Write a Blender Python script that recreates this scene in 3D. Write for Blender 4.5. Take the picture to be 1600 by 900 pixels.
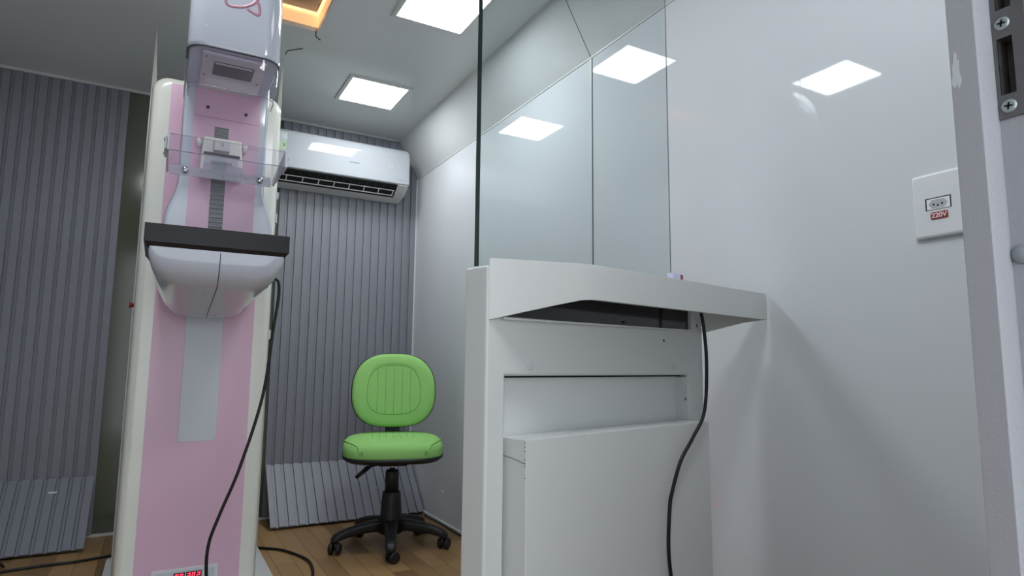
import bpy, bmesh, math, random
from mathutils import Vector, Matrix
random.seed(4)
PI = math.pi
S = bpy.context.scene
for o in list(bpy.data.objects): bpy.data.objects.remove(o)
C = S.collection

# ------------------------------------------------------------------ camera
F_PX, YAW, PITCH, ROLL, CAM_H = 983.659, -.508, .123, .01, .88
cf = Vector((-math.sin(YAW)*math.cos(PITCH), math.cos(YAW)*math.cos(PITCH), math.sin(PITCH)))
cr = Vector((math.cos(YAW), math.sin(YAW), 0)); cu = cr.cross(cf)
cr2 = cr*math.cos(ROLL) + cu*math.sin(ROLL); cu2 = -cr*math.sin(ROLL) + cu*math.cos(ROLL)
cd = bpy.data.cameras.new('camera'); cam = bpy.data.objects.new('camera', cd); C.objects.link(cam)
M3 = Matrix((cr2, cu2, -cf)).transposed()
cam.matrix_world = Matrix.Translation((0, 0, CAM_H)) @ M3.to_4x4()
cd.sensor_width = 36; cd.lens = F_PX/1600*36; cd.clip_start = .02
S.camera = cam
# ------------------------------------------------------------------ world, exposure
w = bpy.data.worlds.new('world'); S.world = w; w.use_nodes = True
w.node_tree.nodes['Background'].inputs[0].default_value = (.75, .8, .85, 1)
w.node_tree.nodes['Background'].inputs[1].default_value = 1.35  # soft daylight fill added through the open end behind the camera
S.view_settings.view_transform = 'Standard'; S.view_settings.look = 'None'
S.view_settings.gamma = 1; S.view_settings.use_curve_mapping = False
S.view_settings.exposure = 1.15
LAMP, LAMP_SIDE, FILL_NEAR, FILL_DESK = 12.5, 15.0, 16.5, 2.0      # radiance of the ceiling panels; the last two are added fill

# ------------------------------------------------------------------ materials
def lin(c):
    return tuple(((v/255)/12.92 if v/255 <= .04045 else ((v/255+.055)/1.055)**2.4) for v in c)
def mat(name, rgb, rough=.5, metal=0, spec=.5, coat=0, noise=0, nscale=8, bump=0, bscale=60, emit=None, es=0):
    m = bpy.data.materials.new(name); m.use_nodes = True; nt = m.node_tree
    b = nt.nodes['Principled BSDF']; col = (*lin(rgb), 1)
    b.inputs['Base Color'].default_value = col
    b.inputs['Roughness'].default_value = rough; b.inputs['Metallic'].default_value = metal
    b.inputs['Specular IOR Level'].default_value = spec
    b.inputs['Coat Weight'].default_value = coat; b.inputs['Coat Roughness'].default_value = .04
    tc = nt.nodes.new('ShaderNodeTexCoord')
    if noise:
        n = nt.nodes.new('ShaderNodeTexNoise'); n.inputs['Scale'].default_value = nscale; n.inputs['Detail'].default_value = 5
        nt.links.new(tc.outputs['Object'], n.inputs['Vector'])
        r = nt.nodes.new('ShaderNodeMapRange'); r.inputs[3].default_value = 1-noise; r.inputs[4].default_value = 1+noise
        nt.links.new(n.outputs['Fac'], r.inputs[0])
        x = nt.nodes.new('ShaderNodeVectorMath'); x.operation = 'SCALE'; x.inputs[0].default_value = col[:3]
        nt.links.new(r.outputs[0], x.inputs['Scale']); nt.links.new(x.outputs[0], b.inputs['Base Color'])
    if bump:
        n = nt.nodes.new('ShaderNodeTexNoise'); n.inputs['Scale'].default_value = bscale; n.inputs['Detail'].default_value = 2
        nt.links.new(tc.outputs['Object'], n.inputs['Vector'])
        bp = nt.nodes.new('ShaderNodeBump'); bp.inputs['Strength'].default_value = bump; bp.inputs['Distance'].default_value = .01
        nt.links.new(n.outputs['Fac'], bp.inputs['Height']); nt.links.new(bp.outputs[0], b.inputs['Normal'])
    if emit:
        b.inputs['Emission Color'].default_value = (*lin(emit), 1); b.inputs['Emission Strength'].default_value = es
    return m
def glass_mat(name, rgb, rough=.02, refl=1.45, milk=0):
    m = bpy.data.materials.new(name); m.use_nodes = True; nt = m.node_tree; nt.nodes.clear()
    out = nt.nodes.new('ShaderNodeOutputMaterial'); t = nt.nodes.new('ShaderNodeBsdfTransparent')
    g = nt.nodes.new('ShaderNodeBsdfGlossy'); g.inputs['Roughness'].default_value = rough
    lw = nt.nodes.new('ShaderNodeLayerWeight'); lw.inputs[0].default_value = .5
    pw = nt.nodes.new('ShaderNodeMath'); pw.operation = 'POWER'; pw.inputs[1].default_value = 5; nt.links.new(lw.outputs['Facing'], pw.inputs[0])
    f = nt.nodes.new('ShaderNodeMapRange'); f.inputs[3].default_value = ((refl-1)/(refl+1))**2; f.inputs[4].default_value = .6; nt.links.new(pw.outputs[0], f.inputs[0])
    x = nt.nodes.new('ShaderNodeMixShader'); t.inputs[0].default_value = (*lin(rgb), 1)
    src = t
    if milk:
        d = nt.nodes.new('ShaderNodeBsdfDiffuse'); d.inputs[0].default_value = (.8, .8, .84, 1)
        y = nt.nodes.new('ShaderNodeMixShader'); y.inputs[0].default_value = milk
        nt.links.new(t.outputs[0], y.inputs[1]); nt.links.new(d.outputs[0], y.inputs[2]); src = y
    nt.links.new(f.outputs[0], x.inputs[0]); nt.links.new(src.outputs[0], x.inputs[1]); nt.links.new(g.outputs[0], x.inputs[2])
    nt.links.new(x.outputs[0], out.inputs[0]); return m
def emit_mat(name, rgb, s):
    return mat(name, rgb, .5, emit=rgb, es=s)

M = {}
M['wall'] = mat('white_gelcoat', (210, 215, 220), .03, spec=.3, noise=.015, nscale=1.2)
M['ceil'] = mat('ceiling_gelcoat', (212, 216, 218), .16, spec=.4, noise=.02, nscale=1.5)
M['olive'] = mat('olive_grey_paint', (84, 89, 76), .12, spec=.4, noise=.05, nscale=2)
M['slat'] = mat('grey_slat_vinyl', (132, 135, 144), .42, spec=.4, noise=.05, nscale=60)
M['slat_dark'] = M['slat']
M['slat_light'] = mat('light_grey_slat_vinyl', (130, 133, 143), .4, spec=.4, noise=.06, nscale=60)
M['partition'] = mat('grey_partition_paint', (140, 141, 146), .4, noise=.03, nscale=200)
M['jamb'] = mat('grey_jamb_paint', (170, 171, 177), .38, noise=.05, nscale=300, bump=.12, bscale=500)
M['chip'] = mat('worn_primer', (204, 208, 210), .5, noise=.05, nscale=300)
M['steel'] = mat('brushed_steel', (120, 118, 120), .38, metal=.55, noise=.08, nscale=150)
M['steel_dark'] = mat('dull_cavity_metal', (92, 90, 86), .6, metal=.2, noise=.45, nscale=160)
M['chrome'] = mat('chrome', (205, 208, 212), .14, metal=1)
M['screw'] = mat('zinc_screw', (176, 186, 186), .3, metal=.5)
M['black'] = mat('black_plastic', (22, 22, 25), .45, noise=.1, nscale=40)
M['cable'] = mat('black_cable_rubber', (14, 14, 17), .4, spec=.4)
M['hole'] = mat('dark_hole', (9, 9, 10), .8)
M['white'] = mat('white_lacquer', (205, 207, 208), .3, spec=.45, coat=.1, noise=.015, nscale=5)
M['screen'] = mat('white_screen_enamel', (212, 215, 214), .3, spec=.45, noise=.015, nscale=5, bump=.03, bscale=300)
M['white_gloss'] = mat('white_gloss_plastic', (172, 178, 184), .03, spec=.3)
M['bright'] = mat('bright_white_plastic', (236, 238, 240), .25)
M['trim'] = mat('white_trim', (205, 208, 206), .3)
M['cream'] = mat('off_white_machine_shell', (216, 219, 211), .18, spec=.5, noise=.01, nscale=3)
M['lavender'] = mat('cool_white_machine_cover', (186, 191, 203), .08, spec=.5, coat=.3)
M['pink'] = mat('pink_machine_panel', (208, 172, 194), .28, spec=.45, noise=.015, nscale=4)
M['panel_grey'] = mat('pale_grey_panel', (188, 194, 204), .3)
M['grey_dark'] = mat('dark_grey', (60, 60, 62), .5)
M['beige'] = mat('pale_beige_plastic', (228, 227, 220), .3)
M['metal_plate'] = mat('light_metal_plate', (214, 212, 214), .35)
M['green'] = mat('lime_green_fabric', (154, 210, 124), .85, spec=.2, noise=.06, nscale=250, bump=.35, bscale=700)
M['stitch'] = mat('green_stitching', (128, 190, 100), .85)
M['glass'] = glass_mat('leaded_glass', (243, 247, 247), refl=1.33)
M['glass_edge'] = mat('dark_green_glass_edge', (16, 44, 38), .06, spec=.7)
M['edge_pale'] = mat('pale_green_glass_edge', (126, 142, 140), .1)
M['acrylic'] = glass_mat('clear_acrylic', (247, 247, 250), refl=1.3, milk=.02)
M['shield'] = glass_mat('violet_tinted_acrylic', (232, 228, 240), refl=1.35, milk=.06)
M['frost'] = glass_mat('frosted_acrylic', (225, 225, 235), rough=.2, milk=.3)
M['acr_edge'] = mat('acrylic_edge', (150, 148, 162), .15, spec=.6)
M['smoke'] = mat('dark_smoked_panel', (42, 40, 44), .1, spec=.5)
M['red'] = mat('red_plastic', (150, 18, 28), .3)
M['label_red'] = mat('red_label', (150, 22, 28), .5)
M['label_white'] = mat('white_label', (225, 225, 225), .5)
M['label_teal'] = mat('pale_teal_label', (186, 206, 212), .4)
M['label_green'] = mat('pale_green_label', (178, 206, 172), .4)
M['logo_pink'] = mat('pink_emblem_ink', (176, 124, 142), .5)
M['rod'] = mat('grey_bellows', (128, 130, 132), .45, metal=.2)
M['lamp'] = emit_mat('led_diffuser', (250, 253, 255), LAMP)
M['lamp_side'] = emit_mat('led_diffuser_side', (250, 253, 255), LAMP_SIDE)
M['fill_near'] = emit_mat('fill_diffuser_near', (250, 253, 255), FILL_NEAR)
M['fill_desk'] = emit_mat('fill_diffuser_desk', (250, 253, 255), FILL_DESK)
M['warm'] = emit_mat('warm_led_strip', (255, 190, 125), 1.1)
M['lid'] = mat('grey_hatch_lid', (120, 122, 124), .4)
M['lit_lining'] = mat('hatch_lining_painted_glow', (225, 215, 195), .4, emit=(240, 176, 108), es=.35)  # orange emission stands in for the strip's light falling on the lining
M['led_red'] = emit_mat('red_digits', (255, 40, 60), 2.2)
M['disp'] = mat('dark_red_display', (70, 0, 14), .3)
M['clear_rubber'] = mat('clear_rubber', (150, 154, 164), .15, spec=.6)
# floor planks
def floor_mat():
    m = bpy.data.materials.new('oak_laminate'); m.use_nodes = True; nt = m.node_tree; L = nt.links
    b = nt.nodes['Principled BSDF']; tc = nt.nodes.new('ShaderNodeTexCoord')
    mp = nt.nodes.new('ShaderNodeMapping'); mp.inputs['Rotation'].default_value = (0, 0, PI/2); L.new(tc.outputs['Object'], mp.inputs[0])
    br = nt.nodes.new('ShaderNodeTexBrick'); br.inputs['Scale'].default_value = 1; br.offset = .37
    br.inputs['Brick Width'].default_value = .9; br.inputs['Row Height'].default_value = .085; br.inputs['Mortar Size'].default_value = .0012
    br.inputs['Color1'].default_value = (*lin((104, 80, 52)), 1); br.inputs['Color2'].default_value = (*lin((146, 116, 78)), 1)
    br.inputs['Mortar'].default_value = (*lin((58, 44, 28)), 1); L.new(mp.outputs[0], br.inputs[0])
    n = nt.nodes.new('ShaderNodeTexNoise'); n.inputs['Scale'].default_value = 3; n.inputs['Detail'].default_value = 8; n.inputs['Roughness'].default_value = .65
    m2 = nt.nodes.new('ShaderNodeMapping'); m2.inputs['Scale'].default_value = (14, 1.2, 1); L.new(tc.outputs['Object'], m2.inputs[0]); L.new(m2.outputs[0], n.inputs[0])
    r = nt.nodes.new('ShaderNodeMapRange'); r.inputs[1].default_value = 1.35; r.inputs[2].default_value = .7; r.inputs[3].default_value = .62; r.inputs[4].default_value = 1.3; L.new(n.outputs[0], r.inputs[0])
    x = nt.nodes.new('ShaderNodeVectorMath'); x.operation = 'SCALE'; L.new(br.outputs[0], x.inputs[0]); L.new(r.outputs[0], x.inputs['Scale'])
    L.new(x.outputs[0], b.inputs['Base Color']); b.inputs['Roughness'].default_value = .38; b.inputs['Specular IOR Level'].default_value = .35
    return m
M['floor'] = floor_mat()
def carbon_mat():
    m = bpy.data.materials.new('carbon_weave'); m.use_nodes = True; nt = m.node_tree; L = nt.links
    b = nt.nodes['Principled BSDF']; tc = nt.nodes.new('ShaderNodeTexCoord')
    mp = nt.nodes.new('ShaderNodeMapping'); mp.inputs['Rotation'].default_value = (0, math.radians(-38), 0); L.new(tc.outputs['Object'], mp.inputs[0])
    wv = nt.nodes.new('ShaderNodeTexWave'); wv.inputs['Scale'].default_value = 48; wv.bands_direction = 'X'; L.new(mp.outputs[0], wv.inputs[0])
    r = nt.nodes.new('ShaderNodeValToRGB'); r.color_ramp.elements[0].position = .35; r.color_ramp.elements[0].color = (.004, .004, .005, 1)
    r.color_ramp.elements[1].position = .95; r.color_ramp.elements[1].color = (.03, .03, .034, 1)
    L.new(wv.outputs['Fac'], r.inputs[0]); L.new(r.outputs[0], b.inputs['Base Color'])
    b.inputs['Roughness'].default_value = .35; b.inputs['Specular IOR Level'].default_value = .25; return m
M['carbon'] = carbon_mat()

# ------------------------------------------------------------------ mesh builder
class MB:
    def __init__(s): s.v = []; s.f = []; s.sm = []
    def face(s, idx, smooth=False): s.f.append(tuple(idx)); s.sm.append(smooth)
    def box(s, a, b):
        x0, y0, z0 = a; x1, y1, z1 = b; n = len(s.v)
        s.v += [(x0,y0,z0),(x1,y0,z0),(x1,y1,z0),(x0,y1,z0),(x0,y0,z1),(x1,y0,z1),(x1,y1,z1),(x0,y1,z1)]
        for q in ((3,2,1,0),(4,5,6,7),(0,1,5,4),(1,2,6,5),(2,3,7,6),(3,0,4,7)): s.face([n+i for i in q])
        return s
    def prism(s, pts, vec, smooth=False):       # closed 3D polygon swept by vec
        n = len(s.v); k = len(pts); vec = Vector(vec)
        s.v += [tuple(p) for p in pts]; s.v += [tuple(Vector(p)+vec) for p in pts]
        s.face(range(n+k-1, n-1, -1)); s.face(range(n+k, n+2*k))
        for i in range(k): j = (i+1) % k; s.face((n+i, n+j, n+k+j, n+k+i), smooth)
        return s
    def loft(s, rings, cap=True, smooth=True, closed=True):
        n = len(s.v); k = len(rings[0])
        for r in rings: s.v += [tuple(p) for p in r]
        for a in range(len(rings)-1):
            for i in range(k if closed else k-1):
                j = (i+1) % k; s.face((n+a*k+i, n+a*k+j, n+(a+1)*k+j, n+(a+1)*k+i), smooth)
        if cap: s.face([n+i for i in range(k-1, -1, -1)]); s.face([n+(len(rings)-1)*k+i for i in range(k)])
        return s
    def tube(s, pts, r, seg=10, cap=True):
        pts = [Vector(p) for p in pts]; rings = []; up = None
        for i, p in enumerate(pts):
            t = (pts[min(i+1, len(pts)-1)]-pts[max(i-1, 0)]).normalized()
            if up is None: up = t.orthogonal().normalized()
            a = (up - t*up.dot(t)).normalized(); b = t.cross(a); up = a
            rr = r[i] if isinstance(r, (list, tuple)) else r
            rings.append([p+(a*math.cos(2*PI*q/seg)+b*math.sin(2*PI*q/seg))*rr for q in range(seg)])
        return s.loft(rings, cap)
    def cyl(s, c, axis, r, h, seg=20):
        c = Vector(c); ax = Vector(axis).normalized(); return s.tube([c, c+ax*h], r, seg)
    def lathe(s, prof, c=(0, 0, 0), seg=24):     # profile (r,z) around z
        c = Vector(c); rings = [[c+Vector((r*math.cos(2*PI*q/seg), r*math.sin(2*PI*q/seg), z)) for q in range(seg)] for r, z in prof]
        return s.loft(rings)
def spline(pts, n=8):
    P = [Vector(p) for p in pts]; out = []
    for i in range(len(P)-1):
        a = P[max(i-1, 0)]; b = P[i]; c = P[i+1]; d = P[min(i+2, len(P)-1)]
        for k in range(n):
            t = k/n; out.append(.5*((2*b)+(c-a)*t+(2*a-5*b+4*c-d)*t*t+(3*b-a-3*c+d)*t**3))
    return out+[P[-1]]
def rrect(w, h, r, seg=6):                       # rounded rectangle outline, centred
    pts = []
    for cx, cy, a0 in ((w/2-r, h/2-r, 0), (-w/2+r, h/2-r, 90), (-w/2+r, -h/2+r, 180), (w/2-r, -h/2+r, 270)):
        for k in range(seg+1):
            a = math.radians(a0+90*k/seg); pts.append((cx+r*math.cos(a), cy+r*math.sin(a)))
    return pts
def obj(name, mb, m, parent=None, bevel=0, bseg=3, smooth=False):
    me = bpy.data.meshes.new(name); me.from_pydata(mb.v, [], mb.f)
    for p, sm in zip(me.polygons, mb.sm): p.use_smooth = sm or smooth
    bm = bmesh.new(); bm.from_mesh(me); bmesh.ops.recalc_face_normals(bm, faces=bm.faces); bm.to_mesh(me); bm.free()
    me.materials.append(m)
    o = bpy.data.objects.new(name, me); C.objects.link(o); o.parent = parent
    if bevel:
        md = o.modifiers.new('bevel', 'BEVEL'); md.width = bevel; md.segments = bseg; md.limit_method = 'ANGLE'; md.angle_limit = math.radians(40)
        wn = o.modifiers.new('wn', 'WEIGHTED_NORMAL'); wn.keep_sharp = True
        for p in me.polygons: p.use_smooth = True
    return o
def struct(name, mb, m, parent=None, **k):
    o = obj(name, mb, m, parent, **k)
    if parent is None: o['kind'] = 'structure'
    return o
def thing(name, label, cat, loc=(0, 0, 0), rz=0, group=None):
    o = bpy.data.objects.new(name, None); C.objects.link(o); o.location = loc; o.rotation_euler = (0, 0, rz)
    o.empty_display_size = .05; return tag(o, label, cat, group)
def tag(o, label, cat, group=None):
    o['label'] = label; o['category'] = cat
    if group: o['group'] = group
    return o
def text(name, s, size, m, parent, mtx, ext=.0006, bold=0):
    cu_ = bpy.data.curves.new(name, 'FONT'); cu_.body = s; cu_.size = size; cu_.extrude = ext; cu_.align_x = 'CENTER'; cu_.align_y = 'CENTER'; cu_.offset = bold
    t = bpy.data.objects.new(name, cu_); C.objects.link(t); bpy.context.view_layer.update()
    me = bpy.data.meshes.new_from_object(t.evaluated_get(bpy.context.evaluated_depsgraph_get()))
    bpy.data.objects.remove(t); me.materials.clear(); me.materials.append(m); me.transform(mtx)
    o = bpy.data.objects.new(name, me); C.objects.link(o); o.parent = parent; return o
def frame_mtx(o, xd, yd):                        # local text frame: x->xd, y->yd
    xd = Vector(xd).normalized(); yd = Vector(yd).normalized(); zd = xd.cross(yd)
    m = Matrix((xd, yd, zd)).transposed().to_4x4(); return Matrix.Translation(o) @ m

# ------------------------------------------------------------------ room
XR, YB, H, ZW, XC = 1.449, 3.93, 2.373, 2.123, 1.305
XL, YF = -1.11, -1.25
XLC = -.965
struct('floor', MB().box((XL-.1, YF-.1, -.05), (XR+.1, YB+.1, 0)), M['floor'])
# ceiling with an opening for the roof hatch
HX0, HX1, HY0, HY1 = -.16, .533, 2.12, 2.783
c = MB()
for a, b in (((XL-.1, YF-.1), (HX0, YB+.1)), ((HX1, YF-.1), (XR+.1, YB+.1)), ((HX0, YF-.1), (HX1, HY0)), ((HX0, HY1), (HX1, YB+.1))):
    c.box((a[0], a[1], H), (b[0], b[1], H+.14))
c.box((HX0-.02, HY0-.02, H+.14), (HX1+.02, HY1+.02, H+.16))
struct('ceiling', c, M['ceil'])
YS = 1.963
w1 = MB()
for y0, y1 in ((YF, YS-.0015), (YS+.0015, YB)):
    ny = 24
w1.box((XR, YF-.1, 0), (XR+.1, YB+.1, H+.1))
struct('wall_right', w1, M['wall'])
struct('wall_left', MB().box((XL-.1, YF-.1, 0), (XL, YB+.1, H+.1)), M['wall'])
struct('wall_back', MB().box((XL-.1, YB, 0), (XR+.1, YB+.1, H+.1)), M['olive'])
# sloping panels between wall and ceiling on both sides
for nm, xa, xb in (('trim_1', XR, XC), ('trim_2', XL, XLC)):
    struct(nm, MB().prism([(xa, YF, ZW), (xb, YF, H), (xa, YF, H)], (0, YB-YF, 0)), M['ceil'])
# joints: wall top bead, vertical seam strip, seam in the sloping panel, ceiling mouldings, baseboards
def quadstrip(a, b, wdt, nrm, th):
    a = Vector(a); b = Vector(b); n = Vector(nrm).normalized(); s = (b-a).normalized().cross(n)*wdt/2
    return MB().prism([a-s-n*.001, b-s-n*.001, b+s-n*.001, a+s-n*.001], n*(th+.001))
slope_n = Vector((-(H-ZW), 0, -(XR-XC))).normalized()
struct('trim_3', quadstrip((XR, YF, ZW), (XR, YB, ZW), .007, (-1, 0, 0), .003), M['trim'], bevel=.001)
struct('trim_4', quadstrip((XR, YS, 0), (XR, YS, ZW), .013, (-1, 0, 0), .002), M['trim'])
struct('trim_5', quadstrip((XR, YS-.008, 0), (XR, YS-.008, ZW), .0025, (-1, 0, 0), .003), M['grey_dark'])
struct('trim_6', quadstrip(Vector((XR, YS, ZW)), Vector((XC, YS, H)), .003, slope_n, .0008), M['grey_dark'])
struct('trim_7', MB().box((XL, YB-.016, H-.016), (1.31, YB, H)), M['trim'], bevel=.003)
struct('trim_8', MB().box((XR-.012, YB-.014, 0), (XR, YB, ZW)), M['trim'], bevel=.003)
struct('trim_9', quadstrip((XC, YF, H), (XC, YB, H), .005, Vector((-.5, 0, -1)), .001), M['trim'])
struct('baseboard_right', MB().box((XR-.008, .27, 0), (XR, YB, .014)), M['trim'])
struct('baseboard_back', MB().box((XL, YB-.008, 0), (XR, YB, .012)), M['trim'])
# partition the photographer stands in: opening, jamb
PY0, PY1 = .10, .268
XJ = .58
OX0 = -.42
p = MB().box((XJ+.055, PY0, 0), (XR, PY1-.004, H)); p.box((XL, PY0, 0), (OX0, PY1, H)); p.box((OX0, PY0, 2.02), (XJ+.055, PY1-.004, H))
struct('wall_front', p, M['partition'])
# jamb: stop with a bevel, rebate with two lock cavities
def grid_plate(mb, x0, x1, ys, zs, holes):       # plate in yz with rectangular holes; holes = (ya,yb,za,zb)
    Y = sorted(set(ys)|{h[0] for h in holes}|{h[1] for h in holes}); Z = sorted(set(zs)|{h[2] for h in holes}|{h[3] for h in holes})
    for i in range(len(Y)-1):
        for j in range(len(Z)-1):
            cy, cz = (Y[i]+Y[i+1])/2, (Z[j]+Z[j+1])/2
            if any(h[0] < cy < h[1] and h[2] < cz < h[3] for h in holes): continue
            mb.box((x0, Y[i], Z[j]), (x1, Y[i+1], Z[j+1]))
    return mb
cav = [(.2275, .2385, 1.106, 1.155), (.2265, .2375, 1.180, 1.225)]
j = MB().prism([(XJ, PY1, 0), (XJ, .247, 0), (XJ+.011, .2415, 0), (.597, .2415, 0), (.597, PY1, 0)], (0, 0, 2.02))
struct('trim_10', j, M['jamb'], bevel=.0008)
j = grid_plate(MB(), .597, XJ+.055, (PY0, PY1), (0, 2.02), [(h[0]-.001, h[1]+.001, h[2]-.001, h[3]+.001) for h in cav])
struct('trim_11', j, M['jamb'])
struct('trim_12', MB().box((OX0, PY0, 2.0), (XJ+.055, PY1, 2.02)).box((OX0, PY0, 0), (OX0+.02, PY1, 2.0)), M['jamb'])
# worn patch on the jamb
ch = MB(); pts = []
for k in range(26):
    a = 2*PI*k/26; r = 1+.35*random.uniform(-1, 1); pts.append((XJ-.0003, .2635+.0035*r*math.cos(a), 1.134+.014*r*math.sin(a)))
ch.prism(pts, (.0004, 0, 0)); wp = tag(obj('paint_chip', ch, M['chip']), 'pale worn patch of bare primer on grey door jamb', 'paint chip')

# ------------------------------------------------------------------ ceiling lamps
def lamp(x0, x1, y0, y1, label, m='lamp'):
    t = thing('ceiling_light', label, 'ceiling light', ((x0+x1)/2, (y0+y1)/2, H), 0, 'square led panels in the ceiling')
    w_, d_ = (x1-x0), (y1-y0); b = .022
    fr = MB()
    for a, q in (((-w_/2-b, -d_/2-b), (w_/2+b, -d_/2)), ((-w_/2-b, d_/2), (w_/2+b, d_/2+b)), ((-w_/2-b, -d_/2), (-w_/2, d_/2)), ((w_/2, -d_/2), (w_/2+b, d_/2))):
        fr.box((a[0], a[1], -.008), (q[0], q[1], 0))
    obj('frame', fr, M['trim'], t, bevel=.002)
    o = rrect(w_, d_, .012); obj('diffuser', MB().prism([(x, y, -.006) for x, y in o], (0, 0, .005)), M[m], t)
    return t
lamp(.79, 1.089, 3.142, 3.446, 'square white led panel nearest the back wall, before the air conditioner')
lamp(.792, 1.09, 2.16, 2.462, 'square white led panel cut by the top of the photo, seen past the glass')
lamp(.792, 1.09, 1.18, 1.48, 'added square fill light over the desk shelf, out of view', 'fill_desk')  # dim unseen panel, added to lift the upper right wall
lamp(.50, .80, .36, .66, 'added square fill light nearest the door partition, out of view', 'fill_near')  # unseen panel, added to light the front of the screen stand
lamp(-.21, .09, 1.74, 2.04, 'square white led panel seen only as the lone reflection on the right wall', 'lamp_side')

# ------------------------------------------------------------------ roof hatch with warm strip
t = thing('roof_hatch', 'recessed ceiling hatch with an orange-lit rim beside the machine head', 'roof hatch', (0, 0, 0))
f_ = MB(); b = .024
for a, q in (((HX0-.01, HY0-.01), (HX1+.004, HY0+.004)), ((HX0-.01, HY1-.004), (HX1+.004, HY1+.01)), ((HX0-.01, HY0), (HX0+.004, HY1)), ((HX1-.004, HY0), (HX1+.01, HY1))):
    f_.box((a[0], a[1], H-.004), (q[0], q[1], H+.016))
obj('frame', f_, M['trim'], t, bevel=.001)
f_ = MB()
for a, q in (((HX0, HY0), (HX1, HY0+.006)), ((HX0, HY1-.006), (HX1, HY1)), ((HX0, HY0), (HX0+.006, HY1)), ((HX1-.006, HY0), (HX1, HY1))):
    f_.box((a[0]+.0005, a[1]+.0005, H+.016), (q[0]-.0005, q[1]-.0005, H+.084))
obj('lining', f_, M['lit_lining'], t)
f_ = MB(); i0 = .014
for a, q in (((HX0+.006, HY0+.006), (HX1-.006, HY0+i0)), ((HX0+.006, HY1-i0), (HX1-.006, HY1-.006)), ((HX0+.006, HY0+i0), (HX0+i0, HY1-i0)), ((HX1-i0, HY0+i0), (HX1-.006, HY1-i0))):
    f_.box((a[0], a[1], H+.076), (q[0], q[1], H+.083))
obj('led_strip', f_, M['warm'], t)
obj('lid', MB().box((HX0+.02, HY0+.02, H+.09), (HX1-.02, HY1-.02, H+.11)).box((HX0+.08, HY0+.08, H+.078), (HX1-.08, HY1-.08, H+.09)), M['lid'], t, bevel=.004)
obj('wire', MB().tube(spline([(HX1-.012, HY1-.004, H+.004), (HX1-.010, HY1+.004, H-.022), (HX1+.012, HY1+.012, H-.03)]), .0025, 6), M['cable'], t)

# ------------------------------------------------------------------ slatted cladding
PITCH_S, RAISE, DEP = .052, .034, .012
def slat_profile(length):
    """open profile (s, depth) left to right; raised strips at depth DEP"""
    pts = []; s = 0
    while s < length-1e-4:
        e = min(s+RAISE, length); pts += [(s, DEP), (e, DEP)]
        if e < length-1e-4:
            e2 = min(s+PITCH_S, length); g = .0022
            pts += [(e, 0), (e+g, 0), (e+g, .004), (e2-g, .004), (e2-g, 0), (e2, 0)]
        s += PITCH_S
    return pts
def slat_wall(name, x_right, width, z0, z1, m, label):
    pr = slat_profile(width)
    poly = [(x_right-s, YB-d-.001, z0) for s, d in pr]; poly = [(x_right, YB-.0005, z0)] + poly + [(x_right-width, YB-.0005, z0)]
    mb = MB(); n = len(poly); mb.prism(poly, (0, 0, z1-z0))
    # thin dark shadow grooves either side of each recess
    return tag(obj(name, mb, m), label, 'wall panel')
slat_wall('slatted_wall_panel', -.236, .868, 0.012, H-.016, M['slat'], 'dark grey vertical slat cladding at the far left of the back wall')
p2 = slat_wall('slatted_wall_panel', .574+.863, .863, 0.012, H-.016, M['slat'], 'grey vertical slat cladding behind the air conditioner and green chair')
bm = bmesh.new(); bm.from_mesh(p2.data)          # trimmed along the sloping panel
cut = bmesh.ops.bisect_plane(bm, geom=bm.verts[:]+bm.edges[:]+bm.faces[:], plane_co=(XR-.001, 0, ZW-.001), plane_no=((H-ZW), 0, (XR-XC)), clear_outer=True)
bmesh.ops.holes_fill(bm, edges=[e for e in bm.edges if e.is_boundary], sides=0); bm.to_mesh(p2.data); bm.free()
def slat_board(x_left, x_right, label, m):
    L = math.hypot(.285, .275); t = thing('slatted_board', label, 'board', (0, 3.642, .002), 0)
    pr = slat_profile(x_right-x_left)
    poly = [(x_right-.0001, 0, 0)] + [(x_right-s, -d, 0) for s, d in pr] + [(x_left, 0, 0)]
    mb = MB().prism(poly, (0, 0, L)); ang = math.atan2(.272, .285)
    R = Matrix.Rotation(-ang, 4, 'X'); mb.v = [tuple(R @ Vector(v)) for v in mb.v]
    mb.v = [(v[0], v[1], v[2]+.008) for v in mb.v]
    obj('board', mb, m, t); return t
lb = slat_board(-1.1, -.243, 'light grey slatted board leaning at the foot of the wall left of the machine', M['slat_light'])
s_ = MB().box((-.422, 0, 0), (-.388, .002, .008)); R = Matrix.Rotation(-math.atan2(.272, .285), 4, 'X')
s_.v = [tuple(R @ Vector((v[0], v[1]-.0125, v[2]+.31)) + Vector((0, 0, .008))) for v in s_.v]
obj('sticker', s_, M['label_white'], lb)['label'] = 'small white sticker'
slat_board(.577, 1.436, 'light grey slatted board leaning at the foot of the wall behind the green chair', M['slat_light'])

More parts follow.
